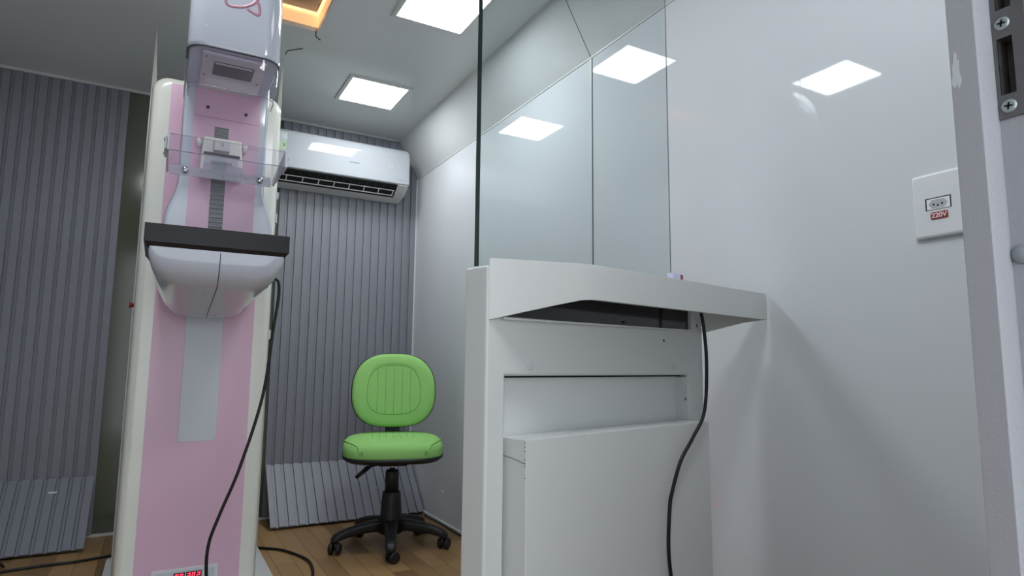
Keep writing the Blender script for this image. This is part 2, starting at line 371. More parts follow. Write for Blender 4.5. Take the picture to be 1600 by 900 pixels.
# ------------------------------------------------------------------ air conditioner
def aircon():
    X0, X1 = .455, 1.315; t = thing('air_conditioner', 'white split air conditioner mounted high on the slatted wall', 'air conditioner', (0, YB-DEP-.001, 1.93))
    W = X1-X0
    def ring(prof, inset, x, k=1.0):            # prof in (y,z) about the axis
        cy, cz = -.10, .16
        return [(x, cy+(y-cy)*(1-inset), cz+(z-cz)*(1-inset*.6)) for y, z in prof]
    body = [(0, .31), (-.13, .315), (-.168, .308), (-.190, .285), (-.196, .24), (-.196, .09), (-.1962, .0735), (-.118, .0205), (-.02, 0), (0, 0)]
    mb = MB(); rings = []
    for x, i in ((X0, .12), (X0+.004, .06), (X0+.014, .02), (X0+.03, 0), (X1-.03, 0), (X1-.014, .02), (X1-.004, .06), (X1, .12)):
        rings.append(ring(body, i, x))
    mb.loft(rings, smooth=False); bo = obj('body', mb, M['white'], t, bevel=.006)
    fp = [(-.168, .312), (-.194, .290), (-.203, .245), (-.203, .082), (-.199, .078), (-.190, .078), (-.190, .25), (-.182, .280), (-.160, .300)]
    mb = MB(); rings = []
    for x, i in ((X0-.001, .04), (X0+.006, .012), (X0+.02, 0), (X1-.02, 0), (X1-.006, .012), (X1+.001, .04)): rings.append([(x, y*(1-i*.5), .16+(z-.16)*(1-i)) for y, z in fp])
    mb.loft(rings, smooth=False); obj('front_panel', mb, M['white_gloss'], t, bevel=.003)
    # outlet on the lower front slope, running from (-.196,.078) down to (-.12,.028)
    A = Vector((0, -.1965, .072)); B = Vector((0, -.118, .020)); d = (B-A); dn = d.normalized(); n = Vector((0, -dn.z, dn.y)); n = n if n.y < 0 else -n
    def slab(x0, x1, a, b_, h0, h1):
        pa, pb = A+d*a, A+d*b_
        return MB().prism([Vector((x0, 0, 0))+pa+n*h0, Vector((x0, 0, 0))+pb+n*h0, Vector((x0, 0, 0))+pb+n*h1, Vector((x0, 0, 0))+pa+n*h1], (x1-x0, 0, 0))
    obj('air_outlet', slab(X0+.05, X1-.075, -.02, 1.12, -.004, .0035), M['hole'], t)
    lv = slab(X0+.05, X1-.085, .90, .95, .004, .0075); l2 = slab(X0+.05, X1-.085, .46, .51, .004, .006)
    obj('louver', lv, M['bright'], t); obj('louver', l2, M['bright'], t)
    for k in range(8):
        x = X1-.09-k*.092; obj('grille_bar', slab(x-.0025, x+.0025, .47, .95, .003, .007), M['bright'], t)
    for k in range(14):
        x = X1-.11-k*.05; obj('air_guide', slab(x-.001, x+.001, .1, .40, .0036, .006), M['grey_dark'], t)
    yf = -.2035
    # logo, model line, faint status digits and the energy label
    lg = MB()
    for k, hgt in enumerate((.012, .008, .010, .006, .014, .008, .009)):
        x = .93+k*.009; lg.tube([(x, yf, .170-hgt/2), (x+.005, yf, .170+hgt/2), (x+.008, yf, .170-hgt/3)], .0009, 5)
    obj('logo', lg, mat('faint_grey_ink', (96, 112, 120), .4), t)
    ink = mat('pale_grey_ink', (150, 156, 162), .4)
    obj('model_mark', MB().box((X1-.085, yf-.0006, .102), (X1-.038, yf+.001, .106)), ink, t)
    text('status_digits', '23', .034, mat('faint_white_ink', (190, 195, 200), .3), t, frame_mtx((1.19, yf, .185), (1, 0, 0), (0, 0, 1)))
    st = obj('label', MB().box((.475, yf, .232), (.566, yf+.002, .284)), M['label_teal'], t)
    text('label_number', '10', .036, M['label_white'], t, frame_mtx((.548, yf-.0008, .257), (1, 0, 0), (0, 0, 1)), bold=.001)
    obj('label', MB().box((.475, yf, .176), (.562, yf+.002, .230)), M['label_green'], t)
    text('label_number', '3', .026, M['grey_dark'], t, frame_mtx((.549, yf-.0008, .205), (1, 0, 0), (0, 0, 1)))
    return t
aircon()

# door hinge / wall mounted latch pieces beside the cladding
# ------------------------------------------------------------------ mammography machine
def mammograph():
    t = thing('mammography_machine', 'tall white and pink mammography machine with black breast tray', 'medical machine', (.15, 2.6, 0))
    def o2(name, mb, m, **k):
        ox, oy = .15, 2.6; mb.v = [(v[0]-ox, v[1]-oy, v[2]) for v in mb.v]
        return obj(name, mb, m, k.pop('parent', t), **k)
    # base plate
    o2('base_plate', MB().prism([(.165+x, 2.80+y, .0) for x, y in rrect(.61, 1.19, .03)], (0, 0, .022)), M['white'], bevel=.004)
    # column with rounded front edges and shoulders
    cx, hw = .141, .231
    rings = []
    out = []
    for k in range(9):
        a = math.radians(90+90*k/8); out.append((-hw+.055+.055*math.cos(a), 1.952-.055+.055*math.sin(a)))
    out = out + [(-hw, .022), (hw, .022)]
    for k in range(9):
        a = math.radians(0+90*k/8); out.append((hw-.055+.055*math.cos(a), 1.952-.055+.055*math.sin(a)))
    def col_ring(y, ins):
        return [(cx+x*(1-ins/hw), y, z-(ins if z > 1.85 else 0)) for x, z in out]
    mb = MB().loft([col_ring(2.60, .030), col_ring(2.604, .014), col_ring(2.614, .005), col_ring(2.635, 0), col_ring(3.10, 0)], smooth=True)
    mb.sm[-2:] = [False, False]
    col = o2('column', mb, M['cream']); col['label'] = 'off white column'
    md = col.modifiers.new('wn', 'WEIGHTED_NORMAL')
    o2('front_stripe', MB().prism([(-.026, 2.599, .024), (.311, 2.599, .024), (.311, 2.599, 1.925), (-.026, 2.599, 1.925)], (0, .004, 0)), M['pink'])
    r_ = rrect(.124, 1.0, .008)
    o2('service_cover', MB().prism([(.1415+x, 2.5965, 1.097+z) for x, z in r_], (0, .003, 0)), M['panel_grey'], bevel=.001)
    # readout panel low on the column
    ro = o2('readout_panel', MB().prism([(.134+x, 2.592, .105+z) for x, z in rrect(.212, .112, .006)], (0, .008, 0)), M['white'], bevel=.002); ro['label'] = 'white framed readout panel with red digits'
    def sub(mb, m, name):
        ox, oy = .15, 2.6; mb.v = [(v[0]-ox, v[1]-oy, v[2]) for v in mb.v]; return obj(name, mb, m, ro)
    sub(MB().prism([(.134+x, 2.5912, .105+z) for x, z in rrect(.190, .092, .008)], (0, .001, 0)), M['panel_grey'], 'readout_face')
    sub(MB().box((.098, 2.5905, .118), (.1335, 2.5914, .146)), M['disp'], 'display')
    sub(MB().box((.137, 2.5905, .118), (.187, 2.5914, .146)), M['disp'], 'display')
    SEG = {'0': 'abcdef', '2': 'abged', '3': 'abgcd'}
    def digit(chh, x, z, wd=.0095, ht=.019, th=.0024):
        d = MB(); y = 2.5900
        P = {'a': ((0, ht-th), (wd, ht)), 'd': ((0, 0), (wd, th)), 'g': ((0, ht/2-th/2), (wd, ht/2+th/2)),
             'f': ((0, ht/2), (th, ht)), 'b': ((wd-th, ht/2), (wd, ht)), 'e': ((0, 0), (th, ht/2)), 'c': ((wd-th, 0), (wd, ht/2))}
        for s in SEG[chh]:
            (a0, b0), (a1, b1) = P[s]; d.prism([(x+a0+b0*.15, y, z+b0), (x+a1+b0*.15, y, z+b0), (x+a1+b1*.15, y, z+b1), (x+a0+b1*.15, y, z+b1)], (0, .0007, 0))
        return d
    for chh, x in (('0', .1015), ('0', .1165), ('2', .1395), ('0', .1545), ('2', .1705)): sub(digit(chh, x, .1225), M['led_red'], 'digit')
    sub(MB().box((.1665, 2.59, .1225), (.1685, 2.5907, .1248)), M['led_red'], 'decimal_point')
    # side fittings on the column
    e = o2('emergency_stop', MB().cyl((cx-hw-.004, 2.78, 1.094), (1, 0, 0), .011, .008), M['white'])
    ox = MB().tube([(cx-hw-.003, 2.78, 1.094), (cx-hw-.012, 2.78, 1.094), (cx-hw-.020, 2.78, 1.094)], [.006, .009, .0125], 16)
    ox.v = [(v[0]-.15, v[1]-2.6, v[2]) for v in ox.v]; obj('button', ox, M['red'], e)
    o2('side_button', MB().cyl((cx+hw-.002, 2.78, 1.080), (1, 0, 0), .012, .014), M['white'], bevel=.002)
    hd = MB().box((cx+hw, 2.70, 1.555), (cx+hw+.018, 2.73, 1.585)).box((cx+hw, 2.70, 1.455), (cx+hw+.018, 2.73, 1.495)).box((cx+hw, 2.705, 1.45), (cx+hw+.008, 2.725, 1.58))
    o2('side_handle', hd, M['white_gloss'], bevel=.005)
    # arm carrying head and detector: flared towards the detector
    def half(z):
        if z > 1.46: return .128
        if z < 1.315: return .160
        u = (1.46-z)/.145; return .128+.032*(3*u*u-2*u**3)
    ax = .143; rings = []
    for yy, ins in ((2.200, .012), (2.204, .004), (2.215, 0), (2.60, 0)):
        L_, R_ = [], []
        zs = [1.13, 1.2] + [1.29+.0125*k for k in range(16)] + [1.6, 2.3]
        for z in zs: L_.append((ax-half(z)+ins, yy, z)); R_.append((ax+half(z)-ins, yy, z))
        rings.append(L_+R_[::-1])
    mb = MB().loft(rings); mb.sm[-2:] = [False, False]
    arm = o2('arm', mb, M['lavender']); arm.modifiers.new('wn', 'WEIGHTED_NORMAL'); arm['label'] = 'flared cool white arm'
    st = o2('arm_face', MB().box((.046, 2.197, 1.1), (.109, 2.2005, 1.9)).box((.151, 2.197, 1.1), (.243, 2.2005, 1.9)).box((.109, 2.197, 1.645), (.151, 2.2005, 1.9)), M['pink']); st['label'] = 'pink face of the arm'
    o2('panel_joint', MB().box((.046, 2.1965, 1.672), (.243, 2.1975, 1.6735)).box((.046, 2.1965, 1.588), (.243, 2.1975, 1.589)), mat('joint_shade_pink', (160, 118, 146), .5))
    bl = MB()
    for k in range(24):
        z = 1.28+k*.0152; bl.prism([(.109, 2.2, z), (.109, 2.1975, z+.0035), (.109, 2.1975, z+.008), (.109, 2.2, z+.0145)], (.042, 0, 0))
    o2('bellows', bl, M['rod'])
    for x, z in ((.085, 1.705), (.200, 1.702)): o2('screw', MB().cyl((x, 2.1975, z), (0, -1, 0), .0055, .003, 12), M['grey_dark'])
    # compression carriage
    car = MB().prism([(.078, 2.155, 1.595), (.188, 2.155, 1.595), (.195, 2.155, 1.52), (.197, 2.155, 1.475), (.070, 2.155, 1.475), (.073, 2.155, 1.52)], (0, .044, 0))
    cg = o2('carriage', car, M['beige'], bevel=.006)
    def csub(name, mb, m, **k):
        mb.v = [(v[0]-.15, v[1]-2.6, v[2]) for v in mb.v]; return obj(name, mb, m, cg, **k)
    for sx, x0 in ((-1, .078), (1, .188)):
        kb = MB().tube([(x0, 2.175, 1.578), (x0+sx*.007, 2.175, 1.578), (x0+sx*.007, 2.175, 1.578), (x0+sx*.018, 2.175, 1.576)], [.007, .007, .0145, .0125], 18)
        csub('knob', kb, M['beige'])
    csub('clip_bar', MB().box((.080, 2.146, 1.533), (.186, 2.156, 1.542)), M['grey_dark'], bevel=.002)
    csub('latch', MB().prism([(.108, 2.136, 1.548), (.108, 2.128, 1.578), (.108, 2.156, 1.585), (.108, 2.156, 1.545)], (.046, 0, 0)), M['metal_plate'], bevel=.002)
    lk = MB(); lk.tube([(.1275, 2.1285, 1.560), (.1345, 2.1285, 1.560), (.1345, 2.1290, 1.566), (.1275, 2.1290, 1.566), (.1275, 2.1285, 1.560)], .0006, 5)
    lk.tube([(.129, 2.127, 1.566), (.129, 2.127, 1.570), (.133, 2.127, 1.570), (.133, 2.127, 1.566)], .0006, 5)
    csub('padlock_mark', lk, M['grey_dark'])
    csub('carriage_cover', MB().prism([(.086, 2.148, 1.53), (.180, 2.148, 1.53), (.184, 2.148, 1.48), (.080, 2.148, 1.48)], (0, .01, 0)), M['panel_grey'], bevel=.002)
    csub('label_plate', MB().box((.101, 2.1465, 1.493), (.164, 2.1485, 1.515)), mat('grey_label_print', (150, 154, 160), .5, noise=.4, nscale=260))
    # compression paddle, clear tray with side clips
    PB, PT = 1.462, 1.508; px0, px1 = -.014, .289; py0, py1 = 1.922, 2.145
    pad = MB()
    pad.box((px0, py0, PB), (px1, py1, PB+.0015)); pad.box((px0, py0, PB), (px1, py0+.0015, PT))
    pd = o2('compression_paddle', pad, M['acrylic']); pd['label'] = 'clear acrylic compression paddle'
    def psub(name, mb, m, **k):
        mb.v = [(v[0]-.15, v[1]-2.6, v[2]) for v in mb.v]; return obj(name, mb, m, pd, **k)
    psub('edge', MB().tube([(px0, py0, PB), (px1, py0, PB)], .0014, 6), M['acr_edge'])
    psub('edge', MB().tube([(px0, py0, PT), (px1, py0, PT)], .0007, 6), M['acr_edge'])
    psub('edge', MB().tube([(px0, py1, PB), (px1, py1, PB)], .0007, 6), M['acr_edge'])
    for sx, x in ((-1, px0), (1, px1)):
        psub('side_plate', MB().prism([(x, py0-.004, PB-.002), (x, py1+.01, PB-.002), (x, py1+.01, PB+.02), (x, py0-.004, PT+.006)], (sx*.005, 0, 0)), M['panel_grey'], bevel=.001)
        psub('side_clip', MB().prism([(x+sx*.005, py0+.01, PB+.004), (x+sx*.005, py0+.1, PB+.004), (x+sx*.005, py0+.1, PB+.02), (x+sx*.005, py0+.01, PT-.005)], (sx*.007, 0, 0)), M['white'], bevel=.002)
        for yy, zz in ((py0+.02, PT-.014), (py0+.085, PB+.012)): psub('screw', MB().cyl((x+sx*.012, yy, zz), (sx, 0, 0), .0035, .002, 10), M['grey_dark'])
    bar = MB().prism([(px0+.005, 2.12, PB-.013), (px1-.01, 2.12, PB-.013), (px1-.01, 2.12, PB+.016), (.20, 2.12, PB+.016), (.19, 2.12, PB+.034), (.085, 2.12, PB+.034), (.078, 2.12, PB+.016), (px0+.005, 2.12, PB+.016)], (0, .006, 0))
    psub('mounting_bar', bar, M['frost'])
    for x in (.032, .245): obj('bolt', MB().lathe([(.0105, 0), (.0105, .005), (.007, .009), (0.0005, .010)], (0, 0, 0), 14), M['chrome'], pd).matrix_local = Matrix.Translation((x-.15, 2.118-2.6, PB+.001)) @ Matrix.Rotation(PI/2, 4, 'X')
    for x, z in ((.075, .003), (.10, .012), (.138, -.004), (.19, .012), (.205, 0)): psub('screw', MB().cyl((x, 2.119, PB+z), (0, -1, 0), .0022, .001, 8), M['grey_dark'])
    # detector: black carbon tray over a white rounded housing
    tr = o2('breast_tray', MB().prism([(-.056, 1.915, 1.2), (.315, 1.915, 1.2), (.315, 1.915, 1.252), (-.056, 1.915, 1.252)], (0, .30, 0)), M['carbon'], bevel=.002); tr['label'] = 'black carbon breast tray'
    lip = MB().prism([(-.054, 1.917, 1.2), (.313, 1.917, 1.2), (.300, 1.93, 1.182), (-.041, 1.93, 1.182)], (0, .28, 0)); o2('tray_rim', lip, M['black'])
    o2('tray_label', MB().box((.055, 1.925, 1.190), (.195, 1.932, 1.1945)), M['label_white'])
    W, Hh = .177, .165; zt = 1.192; dx = .130; n1, n2 = 29, 33
    rings = []
    for a in range(n1):
        s = (a/(n1-1))**1.7; y = 1.924+s*.47
        g = min(1, s*.47/.085); hd_ = .098*max(.001, (1-(1-g)**2.3))**(1/2.3) if g < 1 else .098
        hd_ += .060*max(0, (s*.47-.05)/.42)
        wy = W*(.965+.035*min(1, s*.47/.03)**.5)*(1-.10*s)
        ring_ = []
        for k in range(n2):
            th = PI*k/(n2-1); cxx, sn = math.cos(th), math.sin(th)
            ux = math.copysign(abs(cxx)**(2/5.2), cxx); uz = sn**(2/3.8)
            dep = hd_*uz; ring_.append((dx-wy*ux*(1-.25*(dep/Hh)**1.5), y, zt-dep))
        rings.append(ring_)
    det = MB().loft(rings, smooth=True); det.sm[-2:] = [False, False]
    dt = o2('detector_housing', det, M['lavender']); dt['label'] = 'rounded cool white housing under the tray'
    seam = [(dx+.003, r[n2//2][1]-.0008, r[n2//2][2]-.0008) for r in rings]
    o2('seam', MB().tube(seam, .0011, 6), M['grey_dark'])
    for x, y in ((dx-.022, 2.06), (dx+.028, 2.06), (dx-.022, 2.345), (dx+.028, 2.345)):
        ri = min(rings, key=lambda r: abs(r[0][1]-y)); z = min(q[2] for q in ri); o2('screw', MB().cyl((x, y, z+.002), (0, 0, -1), .0045, .003, 10), M['grey_dark'])
    # tube head, its clear face shield, collimator
    hx, hy0, hy1 = .137, 1.905, 2.40; hwid = .252
    def plan(z, ins, yb=hy1):
        r = rrect(hwid-2*ins, yb-hy0-ins, .05, 8); return [(hx+x, (hy0+ins+yb)/2+y, z) for x, y in r]
    mb = MB().loft([plan(1.775, .01), plan(1.778, .003), plan(1.79, 0), plan(1.95, 0), plan(2.05, .004), plan(2.15, .014), plan(2.22, .03), plan(2.27, .06)], smooth=True)
    mb.sm[-2:] = [False, False]
    hd = o2('tube_head', mb, M['lavender']); hd.modifiers.new('wn', 'WEIGHTED_NORMAL'); hd['label'] = 'cool white rounded tube head'
    def hsub(name, mb, m, par=None, **k):
        mb.v = [(v[0]-.15, v[1]-2.6, v[2]) for v in mb.v]; return obj(name, mb, m, par or hd, **k)
    # emblem strokes
    def Z(v, u): return 1.903-.0018*((v-10)-.216*(u-350))
    def X(u): return hx+.012+(u-382)*.0018
    s1 = [(357, -26), (353, -12), (357, 5), (367, 8), (376, 8.5), (386, 6.5), (396, 1), (404, -9)]
    s2 = [(398, -18), (401, -5), (405, 6), (405, 20), (395, 16), (387, 10.5)]
    for stx in (s1, s2):
        tb = MB(); P_ = spline([(X(u), hy0+.0004, Z(v, u)) for u, v in stx], 5)
        tilt = .0
        tb.tube(P_, .0042, 6); tb.v = [(x, hy0-.0004+(y-hy0)*.15, z+(x-hx)*tilt) for x, y, z in tb.v]; hsub('emblem', tb, M['logo_pink'])
    hsub('indicator', MB().cyl((.055, hy0+.001, 1.835), (0, -1, 0), .002, .0015, 8), M['label_white'])
    hsub('indicator', MB().cyl((.222, hy0+.001, 1.832), (0, -1, 0), .002, .0015, 8), M['label_white'])
    # shield: thin open skirt
    def skirt(z, ins):
        pts = []; x0, x1, y0, y1, r = hx-hwid/2+ins, hx+hwid/2-ins, hy0+ins, 2.02, .05
        pts.append((x0, y1, z))
        for k in range(9):
            a = math.radians(180+90*k/8); pts.append((x0+r+r*math.cos(a), y0+r+r*math.sin(a), z))
        for k in range(9):
            a = math.radians(270+90*k/8); pts.append((x1-r+r*math.cos(a), y0+r+r*math.sin(a), z))
        pts.append((x1, y1, z)); return pts
    sh = MB().loft([skirt(1.778, .003), skirt(1.74, .003), skirt(1.70, .005), skirt(1.662, .010)], cap=False, closed=False)
    so = o2('face_shield', sh, M['shield']); so['label'] = 'clear violet tinted face shield'
    hsub('shield_edge', MB().tube(skirt(1.662, .010), .0013, 6), M['acr_edge'], so)
    hsub('shield_edge', MB().tube(skirt(1.776, .001), .0022, 6), M['grey_dark'], so)
    cp = o2('collimator_plate', MB().box((.052, 1.93, 1.765), (.226, 2.197, 1.774)), M['metal_plate'], bevel=.001)
    def cs(name, mb, m):
        mb.v = [(v[0]-.15, v[1]-2.6, v[2]) for v in mb.v]; return obj(name, mb, m, cp)
    cs('collimator_window', MB().prism([(.140+x, 2.02+y, 1.7635) for x, y in rrect(.112, .095, .008)], (0, 0, .002)), M['black'])
    cs('window_lip', MB().box((.088, 1.975, 1.7625), (.19, 1.985, 1.765)), M['metal_plate'])
    for x, y in ((.062, 1.95), (.216, 1.95), (.062, 2.08), (.216, 2.08)): cs('screw', MB().cyl((x, y, 1.766), (0, 0, -1), .003, .002, 8), M['grey_dark'])
    for x in (.100, .182): cs('screw', MB().cyl((x, 2.15, 1.766), (0, 0, -1), .006, .006, 10), M['chrome'])
    return t
mammograph()
# ceiling stays behind the column
for sx, x, lab in ((-1, -.107, 'thin tapered white stay rising to the ceiling behind the left column edge'), (1, .436, 'thin tapered white stay rising to the ceiling behind the right column edge')):
    mb = MB().prism([(x+.004*sx, 3.105, 0), (x-sx*.03, 3.105, 0), (x-sx*.03, 3.105, 1.9), (x-sx*.001, 3.105, H), (x, 3.105, H), (x+.004*sx, 3.105, 1.9)], (0, .012, 0))
    tag(obj('ceiling_stay', mb, M['trim']), lab, 'stay', 'white stays behind the machine')
tag(obj('thin_wire', MB().tube(spline([(.436, 3.05, 2.36), (.44, 3.03, 2.369), (.47, 3.0, 2.370), (.50, 2.97, 2.3705)]), .002, 6), M['cable']), 'short thin dark wire on the ceiling beside the machine head', 'wire')

# hanging cable from the detector
cb = spline([(.27, 2.27, 1.17), (.320, 2.21, 1.165), (.336, 2.2, 1.12), (.3235, 2.2, .98), (.303, 2.2, .772), (.248, 2.2, .554), (.201, 2.2, .422), (.173, 2.2, .331), (.172, 2.2, .24), (.19, 2.21, .12), (.24, 2.25, .035), (.33, 2.35, .030), (.43, 2.45, .03), (.49, 2.55, .008), (.55, 2.6, .006)], 8)
tag(obj('hanging_cable', MB().tube(cb, .0052, 8), M['cable']), 'black cable hanging in a curve in front of the pink column', 'cable')
# floor cables
tag(obj('floor_cable', MB().tube(spline([(-.80, 3.40, .007), (-.476, 3.44, .007), (-.389, 3.452, .007), (-.252, 3.458, .007), (-.123, 3.497, .007), (.0, 3.55, .007), (.2, 3.56, .007)]), .006, 8), M['cable']), 'black cable lying on the floor along the left board', 'cable')
tag(obj('floor_cable', MB().tube(spline([(.30, 3.45, .007), (.44, 3.35, .007), (.50, 3.30, .007), (.57, 3.232, .007), (.63, 3.089, .007), (.648, 2.974, .007), (.628, 2.819, .007), (.58, 2.66, .007)]), .006, 8), M['cable']), 'black cable curving over the floor between machine and chair', 'cable')
lp = [(1.315+.055*math.cos(a), 3.26+.055*math.sin(a), .006) for a in [k*PI/12 for k in range(25)]]
tag(obj('cable_loop', MB().tube(lp, .004, 6), M['cable']), 'small black loop of cable on the floor under the green chair', 'cable')
cc = [(-.565+.05*math.cos(a)*(1-.01*k), 3.50+.05*math.sin(a)*(1-.01*k), .008+.0007*k) for k, a in [(k, k*PI/9) for k in range(54)]]
tag(obj('cable_coil', MB().tube(cc, .005, 6), M['cable']), 'small coil of black cable on the floor at the lower left corner', 'cable')
cw = [(XR-.02, 3.60, .006), (XR-.022, 3.5, .006), (XR-.016, 3.35, .006), (XR-.02, 3.2, .006), (XR-.018, 2.9, .006)]
tag(obj('floor_cable', MB().tube(spline(cw), .004, 6), M['cable']), 'black cable along the foot of the right wall beside the chair', 'cable')
tag(obj('wall_plug', MB().lathe([(.006, 0), (.006, .003), (.0035, .006), (.0005, .007)], (0, 0, 0), 12), M['trim']), 'tiny white screw cap low on the right wall beside the chair', 'screw cap')
wp_ = bpy.data.objects['wall_plug']; wp_.matrix_world = Matrix.Translation((XR, 3.379, .174)) @ Matrix.Rotation(-PI/2, 4, 'Y')
# white hinge fitting on the olive wall strip
tag(obj('wall_hinge', MB().box((.545, YB-.012, 1.02), (.566, YB-.0002, 1.075)), M['white'], bevel=.004), 'small white fitting on the olive wall strip right of the machine', 'hinge')

# ------------------------------------------------------------------ office chair
def chair():
    cx, cy = 1.046, 3.075
    t = thing('office_chair', 'lime green office chair on a black five-star base in the back corner', 'chair', (cx, cy, 0), math.radians(-17))
    # local: front is -y
    def pad(w, d, z0, z1, shp, dome=.0):
        pass
    # seat outline: wide, rounded, front edge convex
    def seat_out(sc, n=48, grow=0):
        pts = []
        for k in range(n):
            a = 2*PI*k/n; c_, s_ = math.cos(a), math.sin(a); e = 2/3.4
            x = math.copysign(abs(c_)**e, c_)*(.241+grow)*sc; y = math.copysign(abs(s_)**e, s_)*(.222+grow)*sc
            if y > 0: x *= 1-.16*(y/.222)**2
            pts.append((x, y))
        return pts
    def layer(sc, z, grow=0): return [(x, y-.0, z+.0+.012*(y/.22)*1.0) for x, y in seat_out(sc, grow=grow)]
    mb = MB().loft([layer(.985, .452), layer(1.0, .462), layer(1.0, .488), layer(.985, .503), layer(.94, .515), layer(.84, .523), layer(.6, .527), layer(.25, .528)])
    seat = obj('seat', mb, M['green'], t, smooth=True); seat['label'] = 'lime green padded seat'
    mb = MB().loft([layer(.75, .422), layer(.93, .430), layer(1.0, .443), layer(1.01, .456), layer(.98, .457)]); obj('seat_shell', mb, M['black'], t, smooth=True)
    # seat piping: two corner arcs, ribs on top
    def seat_top(x, y):
        r = max(abs(x)/.247, abs(y)/.222); r = (abs(x/.247)**3.4+abs(y/.222)**3.4)**(1/3.4)
        tb = [(0, .528), (.25, .528), (.6, .527), (.84, .523), (.94, .515), (.985, .503), (1.0, .488), (1.1, .46)]
        for (a, za), (b_, zb) in zip(tb, tb[1:]):
            if r <= b_: return za+(zb-za)*(r-a)/(b_-a)+.012*(y/.22)
        return .46
    for sx in (-1, 1):
        pts = [(sx*x, y, seat_top(x, y)+.0015) for x, y in ((.150, -.2155), (.158, -.208), (.170, -.190), (.190, -.160), (.210, -.12), (.226, -.07), (.235, -.02), (.238, .02))]
        pts = [(sx*.140, -.2255, .462)] + [(sx*.146, -.2235, .485)] + pts
        obj('piping', MB().tube(spline(pts, 4), .0022, 6), M['stitch'], seat)
    rb = MB()
    for k in range(-3, 4):
        x = k*.034; rb.tube([(x, y, seat_top(x, y)+.0003) for y in [-.05+.02*q for q in range(11)]], .0016, 5)
    obj('stitching', rb, M['stitch'], seat)
    # backrest pad: leans back a little
    bz, bw, bh = .749, .213, .190
    def b_out(sc, n=56):
        pts = []
        for k in range(n):
            a = 2*PI*k/n; c_, s_ = math.cos(a), math.sin(a); e = 2/2.9
            x = math.copysign(abs(c_)**e, c_)*bw; z = math.copysign(abs(s_)**e, s_)*bh
            x *= (1-.13*max(0, z/bh)**1.6); x *= (1-.05*max(0, -z/bh)**2)
            pts.append((x*sc, z*sc))
        return pts
    tilt = math.radians(9)
    def bl(sc, d):                               # d = depth towards the front (-y)
        out = []
        for x, z in b_out(sc):
            curve = .035*(x/bw)**2
            y = .185-d-curve; zz = z; out.append((x, y+math.sin(tilt)*zz, bz+zz*math.cos(tilt)))
        return out
    mb = MB().loft([bl(.98, 0), bl(1.0, .01), bl(1.0, .028), bl(.975, .042), bl(.92, .050), bl(.8, .055), bl(.5, .057), bl(.2, .057)])
    back = obj('backrest', mb, M['green'], t, smooth=True); back['label'] = 'lime green padded backrest'
    mb = MB().loft([bl(.6, -.03), bl(.9, -.024), bl(1.01, -.008), bl(1.022, .006), bl(1.0, .012), bl(.97, .01)]); obj('back_shell', mb, M['black'], t, smooth=True)
    def bpt(x, z, d): 
        return (x, .185-d-.035*(x/bw)**2+math.sin(tilt)*z, bz+z*math.cos(tilt))
    ov = []
    for k in range(41):
        a = 2*PI*k/40; c_, s_ = math.cos(a), math.sin(a); e = 2/3.2
        x = math.copysign(abs(c_)**e, c_)*.137; z = math.copysign(abs(s_)**e, s_)*.128+.005
        x *= (1-.12*max(0, z/.128)); ov.append(bpt(x, z, .0565))
    obj('piping', MB().tube(ov, .0028, 6), M['stitch'], back)
    ov2 = [((p[0])*1.06, p[1]+.0015, bz+(p[2]-bz)*1.06) for p in ov]; obj('piping', MB().tube(ov2, .0016, 6), M['stitch'], back)
    rb = MB()
    for k in range(-2, 3):
        x = k*.042; rb.tube([bpt(x, z, .0572) for z in [-.118+.0236*q for q in range(11)]], .0017, 5)
    obj('stitching', rb, M['stitch'], back)
    # back support bar
    obj('back_support', MB().prism([(-.038, .20, .44), (.038, .20, .44), (.038, .21, .66), (-.038, .21, .66)], (0, .012, 0)).prism([(-.038, .0, .420), (.038, .0, .420), (.038, .212, .435), (-.038, .212, .435)], (0, 0, .012)), M['black'], t, bevel=.004)
    obj('mechanism', MB().box((-.07, -.10, .395), (.07, .10, .425)), M['black'], t, bevel=.01)
    lv = MB().tube([(-.03, -.02, .405), (-.10, -.05, .395), (-.145, -.07, .365)], [.008, .008, .008], 8).tube([(-.115, -.057, .388), (-.172, -.082, .345)], [.012, .0085], 8)
    obj('lever', lv, M['black'], t, smooth=True)
    obj('gas_lift', MB().lathe([(.014, .36), (.014, .41)]), M['chrome'], t)['label'] = 'chrome gas lift piston'
    obj('lift_cover', MB().lathe([(.034, .25), (.033, .355), (.030, .365), (.016, .368)]), M['black'], t, smooth=True)
    obj('lift_cover', MB().lathe([(.055, .09), (.055, .12), (.046, .235), (.044, .262), (.036, .265)]), M['black'], t, smooth=True)
    # five-star base
    hub = obj('hub', MB().lathe([(.03, .06), (.058, .07), (.062, .10), (.055, .13), (.03, .135)]), M['black'], t, smooth=True)
    a0 = math.radians(252+17)
    for k in range(5):
        a = a0+k*2*PI/5; dirv = Vector((math.cos(a), math.sin(a), 0)); sd = Vector((-dirv.y, dirv.x, 0))
        rings = []
        for r, zc, wd, hh in ((.03, .105, .034, .030), (.09, .108, .031, .026), (.15, .102, .027, .022), (.21, .090, .025, .020), (.25, .078, .024, .018), (.272, .068, .022, .016), (.284, .060, .016, .012)):
            rr = rrect(wd*2, hh*2, min(wd, hh)*.6, 4); rings.append([dirv*r+sd*x+Vector((0, 0, zc+z)) for x, z in rr])
        leg = obj('leg', MB().loft(rings), M['black'], t, smooth=True)
        cst = MB().cyl(dirv*.262+Vector((0, 0, .052)), (0, 0, 1), .008, .03, 10)
        ca = a+PI/2+(.5, -.3, .9, .2, -.6)[k]; cd_ = Vector((math.cos(ca), math.sin(ca), 0)); csd = Vector((-cd_.y, cd_.x, 0))
        fc = dirv*.262; hood = []
        cst.tube([fc+csd*(-.008)+Vector((0, 0, .038)), fc+csd*.008+Vector((0, 0, .038))], .019, 14)
